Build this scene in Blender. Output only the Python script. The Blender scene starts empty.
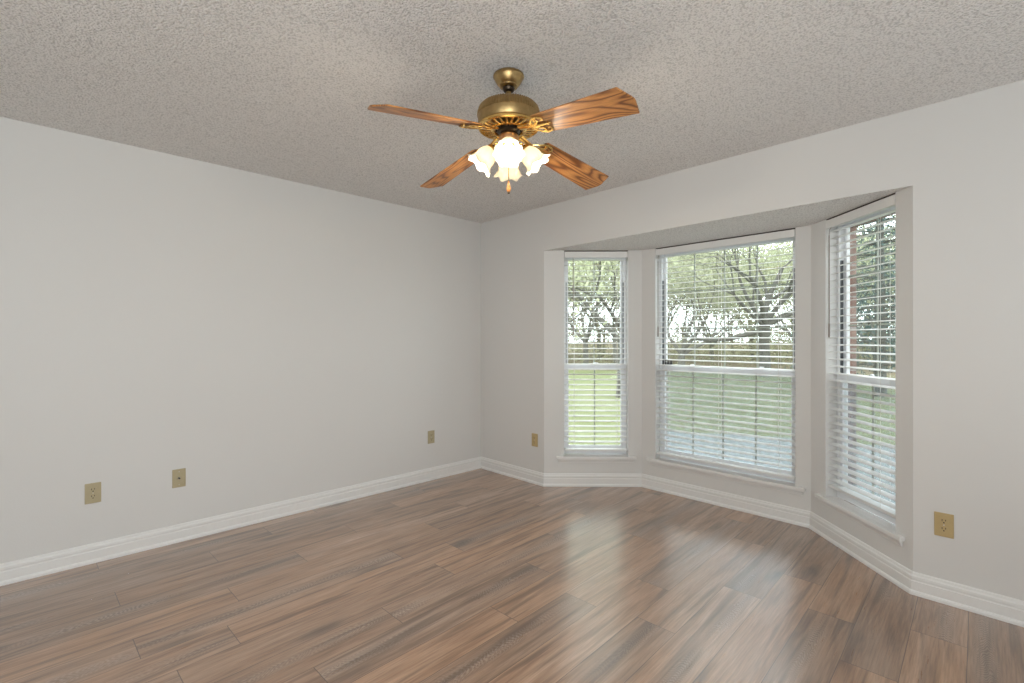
import bpy, bmesh, math, random
from mathutils import Vector, Matrix
import numpy as np

S = bpy.context.scene
COL = S.collection
PI = math.pi

# ------------------------------------------------------------------ camera
FWD = (-0.71522, 0.69890)
YAW = math.atan2(FWD[1], FWD[0])
cam_d = bpy.data.cameras.new('camera')
cam = bpy.data.objects.new('camera', cam_d)
COL.objects.link(cam)
cam.location = (3.661, -3.1444, 1.278)
cam.rotation_euler = (PI / 2, 0, YAW - PI / 2)
cam_d.sensor_width = 36.0
cam_d.lens = 482.0 / 1024 * 36.0
cam_d.shift_y = -2.0 / 1024
cam_d.clip_start = 0.05
cam_d.clip_end = 400
S.camera = cam

# ------------------------------------------------------------------ sky and exposure
S.view_settings.view_transform = 'Standard'
S.view_settings.look = 'None'
S.view_settings.exposure = 0.0
S.view_settings.gamma = 1.0
S.view_settings.use_curve_mapping = False
S.cycles.use_denoising = True
S.cycles.max_bounces = 12
S.cycles.diffuse_bounces = 6
S.cycles.glossy_bounces = 4
S.cycles.transmission_bounces = 8
S.cycles.transparent_max_bounces = 32
S.cycles.sample_clamp_indirect = 4.0
S.cycles.caustics_reflective = False
S.cycles.caustics_refractive = False

w = bpy.data.worlds.new('overcast_sky')
S.world = w
w.use_nodes = True
bgn = w.node_tree.nodes['Background']
bgn.inputs['Color'].default_value = (0.90, 0.95, 1.0, 1)
bgn.inputs['Strength'].default_value = 6.6


def area_light(name, loc, rot, sx, sy, power, color):
    d = bpy.data.lights.new(name, 'AREA')
    d.shape = 'RECTANGLE'
    d.size, d.size_y = sx, sy
    d.energy = power
    d.color = color
    o = bpy.data.objects.new(name, d)
    o.location = loc
    o.rotation_euler = rot
    COL.objects.link(o)
    return o


# added unseen fill lamps along rear and side walls, one more facing the ceiling
area_light('rear_fill', (3.8, -5.09, 1.3), (PI / 2, 0, 0), 1.6, 1.3, 14, (0.895, 0.97, 1.0))
area_light('side_fill', (5.19, -4.4, 1.3), (PI / 2, 0, PI / 2), 1.2, 1.3, 60, (0.895, 0.97, 1.0))
area_light('front_side_fill', (5.0, -1.1, 0.8), (PI / 2 + 1.2, 0, PI / 2), 1.4, 1.0, 10, (0.895, 0.97, 1.0))
area_light('ceiling_fill', (4.3, -4.0, 0.7), (PI, 0, 0), 1.2, 1.2, 30, (0.895, 0.97, 1.0))


# ------------------------------------------------------------------ helpers
class MB:
    """collects shapes and links them as ONE mesh object"""

    def __init__(self):
        self.v, self.f, self.uv = [], [], {}

    def add(self, verts, faces):
        b = len(self.v)
        self.v += [tuple(p) for p in verts]
        self.f += [tuple(i + b for i in f) for f in faces]

    def box(self, lo, hi, T=None):
        x0, y0, z0 = lo
        x1, y1, z1 = hi
        p = [(x0, y0, z0), (x1, y0, z0), (x1, y1, z0), (x0, y1, z0), (x0, y0, z1), (x1, y0, z1), (x1, y1, z1), (x0, y1, z1)]
        if T:
            p = [T(*q) for q in p]
        self.add(p, [(0, 3, 2, 1), (4, 5, 6, 7), (0, 1, 5, 4), (1, 2, 6, 5), (2, 3, 7, 6), (3, 0, 4, 7)])

    def prism(self, poly, z0, z1):
        n = len(poly)
        self.add([(x, y, z0) for x, y in poly] + [(x, y, z1) for x, y in poly],
                 [tuple(range(n - 1, -1, -1)), tuple(range(n, 2 * n))] + [(i, (i + 1) % n, n + (i + 1) % n, n + i) for i in range(n)])

    def tube(self, pts, rad, seg=8, cap=True, flat=None):
        pts = [Vector(p) for p in pts]
        n = len(pts)
        if not hasattr(rad, '__len__'):
            rad = [rad] * n
        rings, up = [], None
        for i, p in enumerate(pts):
            t = (pts[min(i + 1, n - 1)] - pts[max(i - 1, 0)]).normalized()
            if up is None:
                up = Vector((0, 0, 1)) if abs(t.z) < 0.9 else Vector((1, 0, 0))
            a = t.cross(up)
            if a.length < 1e-6:
                a = t.orthogonal()
            a.normalize()
            b = a.cross(t).normalized()
            up = b
            fa, fb = (1, 1) if flat is None else flat
            rings.append([p + rad[i] * (a * math.cos(2 * PI * k / seg) * fa + b * math.sin(2 * PI * k / seg) * fb) for k in range(seg)])
        vs = [q for r in rings for q in r]
        fs = []
        for i in range(n - 1):
            for k in range(seg):
                fs.append((i * seg + k, i * seg + (k + 1) % seg, (i + 1) * seg + (k + 1) % seg, (i + 1) * seg + k))
        if cap:
            fs.append(tuple(range(seg - 1, -1, -1)))
            fs.append(tuple((n - 1) * seg + k for k in range(seg)))
        self.add(vs, fs)

    def lathe(self, prof, seg=40, T=None, closed=False):
        """prof: list of (r, z)"""
        vs, fs = [], []
        n = len(prof)
        for r, z in prof:
            for k in range(seg):
                a = 2 * PI * k / seg
                vs.append((r * math.cos(a), r * math.sin(a), z))
        for i in range(n - 1 if not closed else n):
            j = (i + 1) % n
            for k in range(seg):
                fs.append((i * seg + k, i * seg + (k + 1) % seg, j * seg + (k + 1) % seg, j * seg + k))
        if not closed:
            if prof[0][0] > 1e-5:
                fs.append(tuple(range(seg - 1, -1, -1)))
            if prof[-1][0] > 1e-5:
                fs.append(tuple((n - 1) * seg + k for k in range(seg)))
        if T:
            vs = [T(Vector(p)) for p in vs]
        self.add(vs, fs)

    def build(self, name, mat, parent=None, smooth=False, bevel=0.0, loc=None, weld=False):
        me = bpy.data.meshes.new(name)
        me.from_pydata(self.v, [], self.f)
        me.validate()
        bm = bmesh.new()
        bm.from_mesh(me)
        if weld:
            bmesh.ops.remove_doubles(bm, verts=bm.verts, dist=1e-5)
        bmesh.ops.recalc_face_normals(bm, faces=bm.faces)
        if bevel:
            es = [e for e in bm.edges if len(e.link_faces) == 2 and e.calc_face_angle(0) > 0.6]
            bmesh.ops.bevel(bm, geom=es, offset=bevel, segments=2, affect='EDGES', profile=0.6, clamp_overlap=True)
        bm.to_mesh(me)
        bm.free()
        if smooth:
            me.polygons.foreach_set('use_smooth', [True] * len(me.polygons))
            me.set_sharp_from_angle(angle=math.radians(38))
        if mat is not None:
            me.materials.append(mat)
        o = bpy.data.objects.new(name, me)
        COL.objects.link(o)
        if parent is not None:
            o.parent = parent
        if loc is not None:
            o.location = loc
        return o


def tag(o, label=None, cat=None, group=None, kind=None):
    if label:
        o['label'] = label
    if cat:
        o['category'] = cat
    if group:
        o['group'] = group
    if kind:
        o['kind'] = kind
    return o


def empty(name, loc=(0, 0, 0), rz=0.0):
    o = bpy.data.objects.new(name, None)
    o.empty_display_size = 0.1
    o.location = loc
    o.rotation_euler = (0, 0, rz)
    COL.objects.link(o)
    return o


def structure(o, label=None, cat=None):
    return tag(o, label, cat, None, 'structure')


class NT:
    """small node tree helper"""

    def __init__(self, name):
        self.m = bpy.data.materials.new(name)
        self.m.use_nodes = True
        self.t = self.m.node_tree
        self.b = self.t.nodes['Principled BSDF']
        self.out = self.t.nodes['Material Output']

    def n(self, typ, **kw):
        x = self.t.nodes.new(typ)
        for k, v in kw.items():
            if k == 'inp':
                for i, val in v.items():
                    if hasattr(val, 'is_output') or isinstance(val, bpy.types.NodeSocket):
                        self.t.links.new(val, x.inputs[i])
                    else:
                        x.inputs[i].default_value = val
            else:
                setattr(x, k, v)
        return x

    def math(self, op, a, b=0.0, c=0.0, clamp=False):
        x = self.n('ShaderNodeMath', operation=op, use_clamp=clamp, inp={0: a, 1: b, 2: c})
        return x.outputs[0]

    def mix(self, f, a, b, mode='MIX'):
        x = self.n('ShaderNodeMix', data_type='RGBA', blend_type=mode)
        for i, val in ((0, f), (6, a), (7, b)):
            if isinstance(val, bpy.types.NodeSocket):
                self.t.links.new(val, x.inputs[i])
            else:
                x.inputs[i].default_value = val
        return x.outputs[2]

    def ramp(self, f, stops):
        x = self.n('ShaderNodeValToRGB', inp={0: f})
        r = x.color_ramp
        while len(r.elements) < len(stops):
            r.elements.new(0.5)
        for e, (p, c) in zip(r.elements, stops):
            e.position = p
            e.color = c if hasattr(c, '__len__') else (c, c, c, 1)
        return x.outputs[0]

    def link(self, a, b):
        self.t.links.new(a, b)

    def set(self, **kw):
        for k, v in kw.items():
            k = k.replace('_', ' ')
            if isinstance(v, bpy.types.NodeSocket):
                self.link(v, self.b.inputs[k])
            else:
                self.b.inputs[k].default_value = v
        return self

    def bump(self, h, strength, dist):
        x = self.n('ShaderNodeBump', inp={'Strength': strength, 'Distance': dist, 'Height': h})
        self.link(x.outputs[0], self.b.inputs['Normal'])


def rgb(r, g, b):
    return (r, g, b, 1)


# ------------------------------------------------------------------ materials
def simple(name, c, rough=0.5, metal=0.0, noise=0.0, scale=60, **kw):
    k = NT(name)
    k.set(Roughness=rough, Metallic=metal)
    if noise:
        tc = k.n('ShaderNodeTexCoord')
        nz = k.n('ShaderNodeTexNoise', inp={'Vector': tc.outputs['Object'], 'Scale': scale, 'Detail': 4.0})
        cc = k.ramp(nz.outputs[0], [(0.3, tuple(x * (1 - noise) for x in c[:3]) + (1,)), (0.7, tuple(min(1, x * (1 + noise)) for x in c[:3]) + (1,))])
        k.set(Base_Color=cc)
    else:
        k.set(Base_Color=c)
    for a, v in kw.items():
        k.b.inputs[a].default_value = v
    return k.m


def wall_paint(name, c, bump=0.08):
    k = NT(name)
    tc = k.n('ShaderNodeTexCoord')
    nz = k.n('ShaderNodeTexNoise', inp={'Vector': tc.outputs['Object'], 'Scale': 110.0, 'Detail': 3.0})
    big = k.n('ShaderNodeTexNoise', inp={'Vector': tc.outputs['Object'], 'Scale': 1.3, 'Detail': 2.0})
    cc = k.ramp(big.outputs[0], [(0.3, tuple(x * 0.985 for x in c[:3]) + (1,)), (0.7, c)])
    k.set(Base_Color=cc, Roughness=0.62)
    k.b.inputs['Specular IOR Level'].default_value = 0.3
    k.bump(nz.outputs[0], bump, 0.004)
    return k.m


def popcorn(name):
    k = NT(name)
    tc = k.n('ShaderNodeTexCoord')
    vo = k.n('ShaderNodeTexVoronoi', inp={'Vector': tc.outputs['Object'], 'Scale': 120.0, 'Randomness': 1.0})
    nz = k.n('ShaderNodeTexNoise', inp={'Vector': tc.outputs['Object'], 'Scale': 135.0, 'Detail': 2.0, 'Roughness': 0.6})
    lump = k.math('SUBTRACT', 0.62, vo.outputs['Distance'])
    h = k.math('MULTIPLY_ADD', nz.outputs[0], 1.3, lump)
    k.set(Base_Color=k.ramp(h, [(0.45, rgb(0.68, 0.675, 0.665)), (0.80, rgb(0.90, 0.892, 0.878))]), Roughness=0.95)  # pits coloured darker to imitate the shade between the lumps
    k.b.inputs['Specular IOR Level'].default_value = 0.1
    k.bump(h, 0.7, 0.010)
    return k.m


def floor_planks(name):
    k = NT(name)
    uv = k.n('ShaderNodeUVMap', uv_map='plank')
    sep = k.n('ShaderNodeSeparateXYZ', inp={0: uv.outputs[0]})
    u, v = sep.outputs[0], sep.outputs[1]          # metres along / across one plank
    at = k.n('ShaderNodeAttribute', attribute_name='tone')
    rs = k.n('ShaderNodeSeparateColor', inp={0: at.outputs['Color']})
    r1, r2, r3 = rs.outputs[0], rs.outputs[1], rs.outputs[2]
    off = k.math('MULTIPLY', r1, 37.0)

    def grain(su, sv, detail, extra=0.0):
        c = k.n('ShaderNodeCombineXYZ', inp={0: k.math('MULTIPLY_ADD', u, su, off), 1: k.math('MULTIPLY', v, sv), 2: k.math('ADD', off, extra)})
        return k.n('ShaderNodeTexNoise', inp={'Vector': c.outputs[0], 'Scale': 1.0, 'Detail': detail, 'Roughness': 0.6, 'Distortion': 0.25}).outputs[0]

    broad = grain(1.5, 15.0, 3.0)
    fine = grain(7.0, 150.0, 4.0, 3.0)
    tint = grain(0.8, 4.0, 2.0, 9.0)
    base = k.ramp(broad, [(0.28, rgb(0.160, 0.074, 0.034)), (0.46, rgb(0.375, 0.205, 0.112)), (0.72, rgb(0.50, 0.305, 0.185))])
    grey = k.ramp(broad, [(0.28, rgb(0.185, 0.102, 0.060)), (0.5, rgb(0.345, 0.212, 0.136)), (0.72, rgb(0.45, 0.300, 0.210))])
    col = k.mix(k.math('MULTIPLY_ADD', k.math('ADD', r2, k.math('SUBTRACT', tint, 0.5)), 1.1, -0.05, clamp=True), base, grey)
    col = k.mix(1.0, col, k.ramp(r3, [(0.0, 0.80), (1.0, 1.16)]), 'MULTIPLY')
    col = k.mix(0.6, col, k.ramp(fine, [(0.32, 0.60), (0.68, 1.30)]), 'MULTIPLY')
    # limed cathedral grain: nested pale arches up the middle of some planks
    vc = k.math('SUBTRACT', v, k.math('MULTIPLY_ADD', r3, 0.07, 0.055))
    wob = k.math('MULTIPLY', k.math('SUBTRACT', grain(4.0, 24.0, 2.0, 5.0), 0.5), 0.22)
    q = k.math('MULTIPLY', k.math('MULTIPLY', vc, vc), 42.0)
    ph = k.math('MULTIPLY', k.math('ADD', k.math('ADD', u, q), wob), 2 * PI * 52.0)
    arch = k.math('MULTIPLY_ADD', k.math('SINE', ph), 0.5, 0.5)
    arch = k.math('POWER', arch, 1.5)
    side = k.math('SUBTRACT', 1.0, k.math('DIVIDE', k.math('ABSOLUTE', vc), 0.045), clamp=True)
    has = k.math('MULTIPLY', k.math('GREATER_THAN', r2, 0.62), k.ramp(grain(1.6, 2.0, 1.0, 12.0), [(0.42, 0.0), (0.56, 1.0)]))
    am = k.math('MULTIPLY', k.math('MULTIPLY', k.math('POWER', side, 0.7), has), 0.5)
    col = k.mix(am, col, k.mix(arch, rgb(0.105, 0.075, 0.058), rgb(0.40, 0.33, 0.28)))
    # knots and dark heart streaks
    kc = k.n('ShaderNodeCombineXYZ', inp={0: k.math('MULTIPLY_ADD', u, 2.2, off), 1: k.math('MULTIPLY_ADD', v, 7.0, off), 2: 0.0})
    wv = k.n('ShaderNodeTexNoise', inp={'Vector': kc.outputs[0], 'Scale': 5.0, 'Detail': 3.0})
    kv = k.n('ShaderNodeMix', data_type='VECTOR', inp={0: 0.14, 4: kc.outputs[0], 5: wv.outputs['Color']})
    vo = k.n('ShaderNodeTexVoronoi', inp={'Vector': kv.outputs[1], 'Scale': 0.85, 'Randomness': 1.0})
    kn = k.ramp(vo.outputs['Distance'], [(0.05, 1.0), (0.27, 0.0)])
    kn = k.math('MULTIPLY', kn, k.math('GREATER_THAN', r1, 0.45))
    col = k.mix(k.math('MULTIPLY', kn, 0.75), col, rgb(0.06, 0.035, 0.024))
    dk = k.ramp(grain(1.1, 20.0, 2.0, 21.0), [(0.54, 0.0), (0.66, 1.0)])
    col = k.mix(k.math('MULTIPLY', dk, 0.6), col, rgb(0.105, 0.055, 0.030))
    # joints
    eu = k.math('MINIMUM', u, k.math('SUBTRACT', 1.228, u))
    ev = k.math('MINIMUM', v, k.math('SUBTRACT', 0.183, v))
    jt = k.math('MAXIMUM', k.math('LESS_THAN', eu, 0.0016), k.math('LESS_THAN', ev, 0.0013))
    col = k.mix(k.math('MULTIPLY', jt, 0.72), col, rgb(0.05, 0.032, 0.024))
    k.set(Base_Color=col, Roughness=k.ramp(fine, [(0.3, 0.36), (0.7, 0.27)]))
    k.b.inputs['Specular IOR Level'].default_value = 0.5
    k.b.inputs['Coat Weight'].default_value = 1.0
    k.b.inputs['Coat IOR'].default_value = 1.85
    k.b.inputs['Coat Roughness'].default_value = 0.24
    hh = k.math('SUBTRACT', k.math('MULTIPLY', fine, 0.35), jt)
    k.bump(hh, 0.15, 0.001)
    return k.m


def oak(name):
    """blade oak: cathedral grain along object X (uv = metres)"""
    k = NT(name)
    uv = k.n('ShaderNodeUVMap', uv_map='grain')
    oi = k.n('ShaderNodeObjectInfo')
    sep = k.n('ShaderNodeSeparateXYZ', inp={0: uv.outputs[0]})
    rnd = k.math('MULTIPLY', oi.outputs['Random'], 11.0)
    c = k.n('ShaderNodeCombineXYZ', inp={0: k.math('MULTIPLY_ADD', sep.outputs[0], 1.5, rnd), 1: k.math('MULTIPLY', sep.outputs[1], 11.0), 2: rnd})
    nz = k.n('ShaderNodeTexNoise', inp={'Vector': c.outputs[0], 'Scale': 1.0, 'Detail': 1.0, 'Distortion': 0.3})
    band = k.math('MULTIPLY_ADD', k.math('SINE', k.math('MULTIPLY', nz.outputs[0], 85.0)), 0.5, 0.5)
    c2 = k.n('ShaderNodeCombineXYZ', inp={0: k.math('MULTIPLY', sep.outputs[0], 25.0), 1: k.math('MULTIPLY', sep.outputs[1], 420.0), 2: rnd})
    fz = k.n('ShaderNodeTexNoise', inp={'Vector': c2.outputs[0], 'Scale': 1.0, 'Detail': 3.0})
    col = k.ramp(band, [(0.0, rgb(0.15, 0.050, 0.012)), (0.3, rgb(0.40, 0.165, 0.045)), (1.0, rgb(0.54, 0.25, 0.075))])
    col = k.mix(0.5, col, k.ramp(fz.outputs[0], [(0.35, 0.6), (0.65, 1.2)]), 'MULTIPLY')
    k.set(Base_Color=col, Roughness=0.42)
    k.b.inputs['Coat Weight'].default_value = 0.12
    k.b.inputs['Coat Roughness'].default_value = 0.3
    return k.m


def brick_mat(name):
    k = NT(name)
    uv = k.n('ShaderNodeUVMap', uv_map='brick')
    bt = k.n('ShaderNodeTexBrick', offset=0.5, inp={'Vector': uv.outputs[0], 'Color1': rgb(0.20, 0.11, 0.085), 'Color2': rgb(0.28, 0.18, 0.145), 'Mortar': rgb(0.33, 0.30, 0.28),
                                                    'Scale': 1.0, 'Mortar Size': 0.006, 'Mortar Smooth': 0.2, 'Brick Width': 0.205, 'Row Height': 0.0676})
    nz = k.n('ShaderNodeTexNoise', inp={'Vector': uv.outputs[0], 'Scale': 14.0, 'Detail': 6.0})
    col = k.mix(0.7, bt.outputs['Color'], k.ramp(nz.outputs[0], [(0.3, 0.65), (0.7, 1.25)]), 'MULTIPLY')
    k.set(Base_Color=col, Roughness=0.9)
    k.bump(k.math('SUBTRACT', k.math('MULTIPLY', nz.outputs[0], 0.4), bt.outputs['Fac']), 0.6, 0.006)
    return k.m


def glass_mat(name):
    k = NT(name)
    k.t.nodes.remove(k.b)
    tr = k.n('ShaderNodeBsdfTransparent', inp={0: rgb(0.93, 0.96, 0.95)})
    gl = k.n('ShaderNodeBsdfGlossy', inp={0: rgb(1, 1, 1), 'Roughness': 0.0})
    lw = k.n('ShaderNodeLayerWeight', inp={0: 0.5})
    fr = k.math('MULTIPLY_ADD', k.math('POWER', lw.outputs['Facing'], 5.0), 0.95, 0.04)
    mx = k.n('ShaderNodeMixShader', inp={0: fr, 1: tr.outputs[0], 2: gl.outputs[0]})
    k.link(mx.outputs[0], k.out.inputs[0])
    return k.m


def screen_mat(name):
    k = NT(name)
    k.t.nodes.remove(k.b)
    tr = k.n('ShaderNodeBsdfTransparent', inp={0: rgb(1, 1, 1)})
    df = k.n('ShaderNodeBsdfDiffuse', inp={0: rgb(0.42, 0.48, 0.54)})
    mx = k.n('ShaderNodeMixShader', inp={0: 0.34, 1: tr.outputs[0], 2: df.outputs[0]})
    k.link(mx.outputs[0], k.out.inputs[0])
    return k.m


def shade_glass(name):
    k = NT(name)
    k.t.nodes.remove(k.b)
    tl = k.n('ShaderNodeBsdfTranslucent', inp={0: rgb(1.0, 0.95, 0.84)})
    df = k.n('ShaderNodeBsdfDiffuse', inp={0: rgb(0.93, 0.90, 0.82)})
    gl = k.n('ShaderNodeBsdfGlossy', inp={0: rgb(1, 1, 1), 'Roughness': 0.25})
    m1 = k.n('ShaderNodeMixShader', inp={0: 0.5, 1: tl.outputs[0], 2: df.outputs[0]})
    m2 = k.n('ShaderNodeMixShader', inp={0: 0.05, 1: m1.outputs[0], 2: gl.outputs[0]})
    k.link(m2.outputs[0], k.out.inputs[0])
    return k.m


def emitter(name, c, s):
    k = NT(name)
    k.set(Base_Color=rgb(1, 0.95, 0.85))
    k.b.inputs['Emission Color'].default_value = c
    k.b.inputs['Emission Strength'].default_value = s
    return k.m


def leaf_mat(name, c1, c2, trans=0.45):
    k = NT(name)
    k.t.nodes.remove(k.b)
    g = k.n('ShaderNodeNewGeometry')
    col = k.ramp(g.outputs['Random Per Island'], [(0.0, c1), (1.0, c2)])
    df = k.n('ShaderNodeBsdfDiffuse', inp={0: col})
    tl = k.n('ShaderNodeBsdfTranslucent', inp={0: col})
    mx = k.n('ShaderNodeMixShader', inp={0: trans, 1: df.outputs[0], 2: tl.outputs[0]})
    k.link(mx.outputs[0], k.out.inputs[0])
    return k.m


def bark_mat(name, c):
    k = NT(name)
    tc = k.n('ShaderNodeTexCoord')
    mp = k.n('ShaderNodeMapping', inp={0: tc.outputs['Object'], 3: (6, 6, 1.2)})
    nz = k.n('ShaderNodeTexNoise', inp={'Vector': mp.outputs[0], 'Scale': 2.0, 'Detail': 6.0})
    k.set(Base_Color=k.ramp(nz.outputs[0], [(0.3, tuple(x * 0.6 for x in c[:3]) + (1,)), (0.7, c)]), Roughness=0.95)
    k.bump(nz.outputs[0], 0.7, 0.03)
    return k.m


def lawn_mat(name):
    k = NT(name)
    tc = k.n('ShaderNodeTexCoord')
    n1 = k.n('ShaderNodeTexNoise', inp={'Vector': tc.outputs['Object'], 'Scale': 0.35, 'Detail': 5.0})
    n2 = k.n('ShaderNodeTexNoise', inp={'Vector': tc.outputs['Object'], 'Scale': 18.0, 'Detail': 5.0, 'Roughness': 0.7})
    a = k.ramp(n1.outputs[0], [(0.32, rgb(0.145, 0.160, 0.076)), (0.6, rgb(0.192, 0.201, 0.114)), (0.8, rgb(0.213, 0.192, 0.132))])
    a = k.mix(0.6, a, k.ramp(n2.outputs[0], [(0.3, 0.65), (0.7, 1.25)]), 'MULTIPLY')
    # beyond the mown grass: leaf litter under the trees
    sp = k.n('ShaderNodeSeparateXYZ', inp={0: tc.outputs['Object']})
    dd = k.math('MULTIPLY_ADD', sp.outputs[0], -0.35, sp.outputs[1])
    dd = k.math('ADD', dd, k.math('MULTIPLY', n1.outputs[0], 5.0))
    f = k.n('ShaderNodeMapRange', inp={0: dd, 1: 23.0, 2: 26.0})
    a = k.mix(f.outputs[0], a, k.ramp(n2.outputs[0], [(0.3, rgb(0.111, 0.087, 0.059)), (0.7, rgb(0.178, 0.156, 0.104))]))
    k.set(Base_Color=a, Roughness=1.0)
    k.b.inputs['Specular IOR Level'].default_value = 0.0
    k.bump(n2.outputs[0], 0.8, 0.05)
    return k.m


M = dict(
    wall=wall_paint('wall_paint', rgb(0.70, 0.696, 0.684)),
    trim=simple('trim_white', rgb(0.78, 0.778, 0.77), 0.35, noise=0.01),
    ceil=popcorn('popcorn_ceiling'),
    floor=floor_planks('vinyl_planks'),
    vinyl=simple('window_vinyl', rgb(0.80, 0.81, 0.83), 0.35, noise=0.01),
    head_brown=simple('dark_brown', rgb(0.045, 0.026, 0.018), 0.7, noise=0.2),
    grille=simple('grille_tan', rgb(0.46, 0.45, 0.40), 0.45, noise=0.03),
    track=simple('dark_track', rgb(0.06, 0.065, 0.07), 0.5, noise=0.1),
    glass=glass_mat('pane_glass'),
    screen=screen_mat('insect_screen'),
    slat=simple('blind_white', rgb(0.77, 0.768, 0.755), 0.4, noise=0.01),
    cord=simple('blind_cord', rgb(0.78, 0.77, 0.74), 0.8, noise=0.03, scale=300),
    wand=simple('wand_plastic', rgb(0.22, 0.18, 0.15), 0.3, noise=0.02),  # dark tone stands in for the wand's backlit look
    almond=simple('almond_plastic', rgb(0.46, 0.40, 0.26), 0.35, noise=0.02),
    ivory=simple('tan_plastic', rgb(0.50, 0.38, 0.19), 0.35, noise=0.02),
    slot=simple('socket_slot', rgb(0.02, 0.02, 0.02), 0.6, noise=0.1),
    steel=simple('steel_screw', rgb(0.6, 0.58, 0.52), 0.3, 1.0, noise=0.05),
    black=simple('black_plastic', rgb(0.012, 0.012, 0.014), 0.4, noise=0.1),
    brass=simple('antique_brass', rgb(0.42, 0.29, 0.13), 0.36, 1.0, noise=0.12, scale=45),
    bright_brass=simple('polished_brass', rgb(0.80, 0.55, 0.20), 0.22, 1.0, noise=0.06, scale=45),
    bronze=simple('dark_bronze', rgb(0.05, 0.035, 0.022), 0.35, 0.8, noise=0.15),
    copper=simple('copper_brass', rgb(0.62, 0.36, 0.18), 0.28, 1.0, noise=0.06),
    oak=oak('oak_blade'),
    fob=simple('fob_wood', rgb(0.40, 0.15, 0.035), 0.35, noise=0.15, scale=80),
    shade=shade_glass('frosted_tulip_glass'),
    bulb=emitter('lit_bulb', rgb(1.0, 0.80, 0.50), 14.0),
    brick=brick_mat('red_brick'),
    lawn=lawn_mat('lawn_grass'),
    concrete=simple('concrete', rgb(0.152, 0.166, 0.166), 0.9, noise=0.12, scale=9),
    bark=bark_mat('grey_bark', rgb(0.085, 0.080, 0.064)),
    bark_pale=bark_mat('pale_bark', rgb(0.120, 0.114, 0.090)),
    leaf_spring=leaf_mat('spring_leaves', rgb(0.29, 0.31, 0.19), rgb(0.42, 0.43, 0.29)),
    leaf_olive=leaf_mat('olive_leaves', rgb(0.26, 0.27, 0.175), rgb(0.38, 0.38, 0.265)),
    leaf_dark=leaf_mat('evergreen_sprays', rgb(0.043, 0.070, 0.065), rgb(0.092, 0.128, 0.119), 0.3),
    brush=leaf_mat('brush_twigs', rgb(0.215, 0.205, 0.120), rgb(0.33, 0.325, 0.205), 0.35),
)

# ------------------------------------------------------------------ room shell
H = 2.44
RX, RY = 5.2, -5.1           # right wall and rear wall (both behind the camera's view)
P = [Vector((0.0, 0.0)), Vector((0.845, 0.0)), Vector((1.448, 0.602)), Vector((2.738, 0.602)), Vector((3.336, 0.0)), Vector((RX, 0.0))]
SOF = 2.055                  # underside of the bay ceiling
HEAD = 2.0545                # head of the window openings
SILL = 0.262                 # top of the sill boards


def offset_pts(d):
    out = []
    for i, p in enumerate(P):
        ds = []
        if i > 0:
            ds.append((P[i] - P[i - 1]).normalized())
        if i < len(P) - 1:
            ds.append((P[i + 1] - P[i]).normalized())
        ns = [Vector((-t.y, t.x)) for t in ds]
        if len(ns) == 1:
            out.append(p + ns[0] * d)
        else:
            m = (ns[0] + ns[1]).normalized()
            out.append(p + m * (d / m.dot(ns[0])))
    return out


TW, TB0, TB1 = 0.12, 0.122, 0.190
PO, PB0, PB1 = offset_pts(TW), offset_pts(TB0), offset_pts(TB1)


class Frame:
    """local frame of one wall run: s along the wall, n outward, z up"""

    def __init__(self, i):
        self.A, self.B = P[i], P[i + 1]
        self.t = (self.B - self.A).normalized()
        self.nrm = Vector((-self.t.y, self.t.x))
        self.L = (self.B - self.A).length

    def __call__(self, s, n, z):
        q = self.A + self.t * s + self.nrm * n
        return (q.x, q.y, z)

    def p2(self, s, n):
        q = self.A + self.t * s + self.nrm * n
        return (q.x, q.y)


bay = {'left': (1, 0.175, 0.732), 'centre': (2, 0.128, 1.194), 'right': (3, 0.155, 0.735)}

# floor: every plank a face of the one floor mesh, laid at the joints seen in the photograph
PW, PL = 0.183, 1.228
ud = Vector((-0.0284, 0.9996))
vd = Vector((-0.9996, -0.0284))
joints = {-1: -2.066, 0: -1.20, 1: -2.891, 2: -2.07, 3: -1.253, 4: -1.665, 5: -2.584, 6: -1.58, 7: -0.80, 8: -1.206, 9: -1.66,
          10: -1.31, 11: -0.93, 12: -1.25, 13: -0.687, 14: -0.327, 15: -0.622, 16: -0.954, 17: -0.5}
random.seed(11)
fv, ff, uvp, tone = [], [], [], []
for k in range(-3, 33):
    va = -0.245 - PW * k
    vb = va - PW
    j0 = joints.get(k, random.uniform(-1.2, 0))
    for m in range(-6, 6):
        u0 = j0 + m * PL
        u1 = u0 + PL
        if u1 < -5.4 or u0 > 0.8:
            continue
        b = len(fv)
        for uu, vv in ((u0, va), (u1, va), (u1, vb), (u0, vb)):
            q = ud * uu + vd * vv
            fv.append((q.x, q.y, 0.0))
        ff.append((b, b + 1, b + 2, b + 3))
        uvp.append([(uu, vv) for uu, vv in ((0, 0), (PL, 0), (PL, PW), (0, PW))])
        rt = (random.random(), random.random(), random.random(), 1.0)
        tone.append(rt)
me = bpy.data.meshes.new('floor')
me.from_pydata(fv, [], ff)
me.uv_layers.new(name='plank')
me.color_attributes.new(name='tone', type='FLOAT_COLOR', domain='CORNER')
l1, ca = me.uv_layers['plank'], me.color_attributes['tone']
for pi, pl in enumerate(me.polygons):
    for li, c in zip(pl.loop_indices, uvp[pi]):
        l1.data[li].uv = c
        ca.data[li].color = tone[pi]
bm = bmesh.new()
bm.from_mesh(me)
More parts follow.
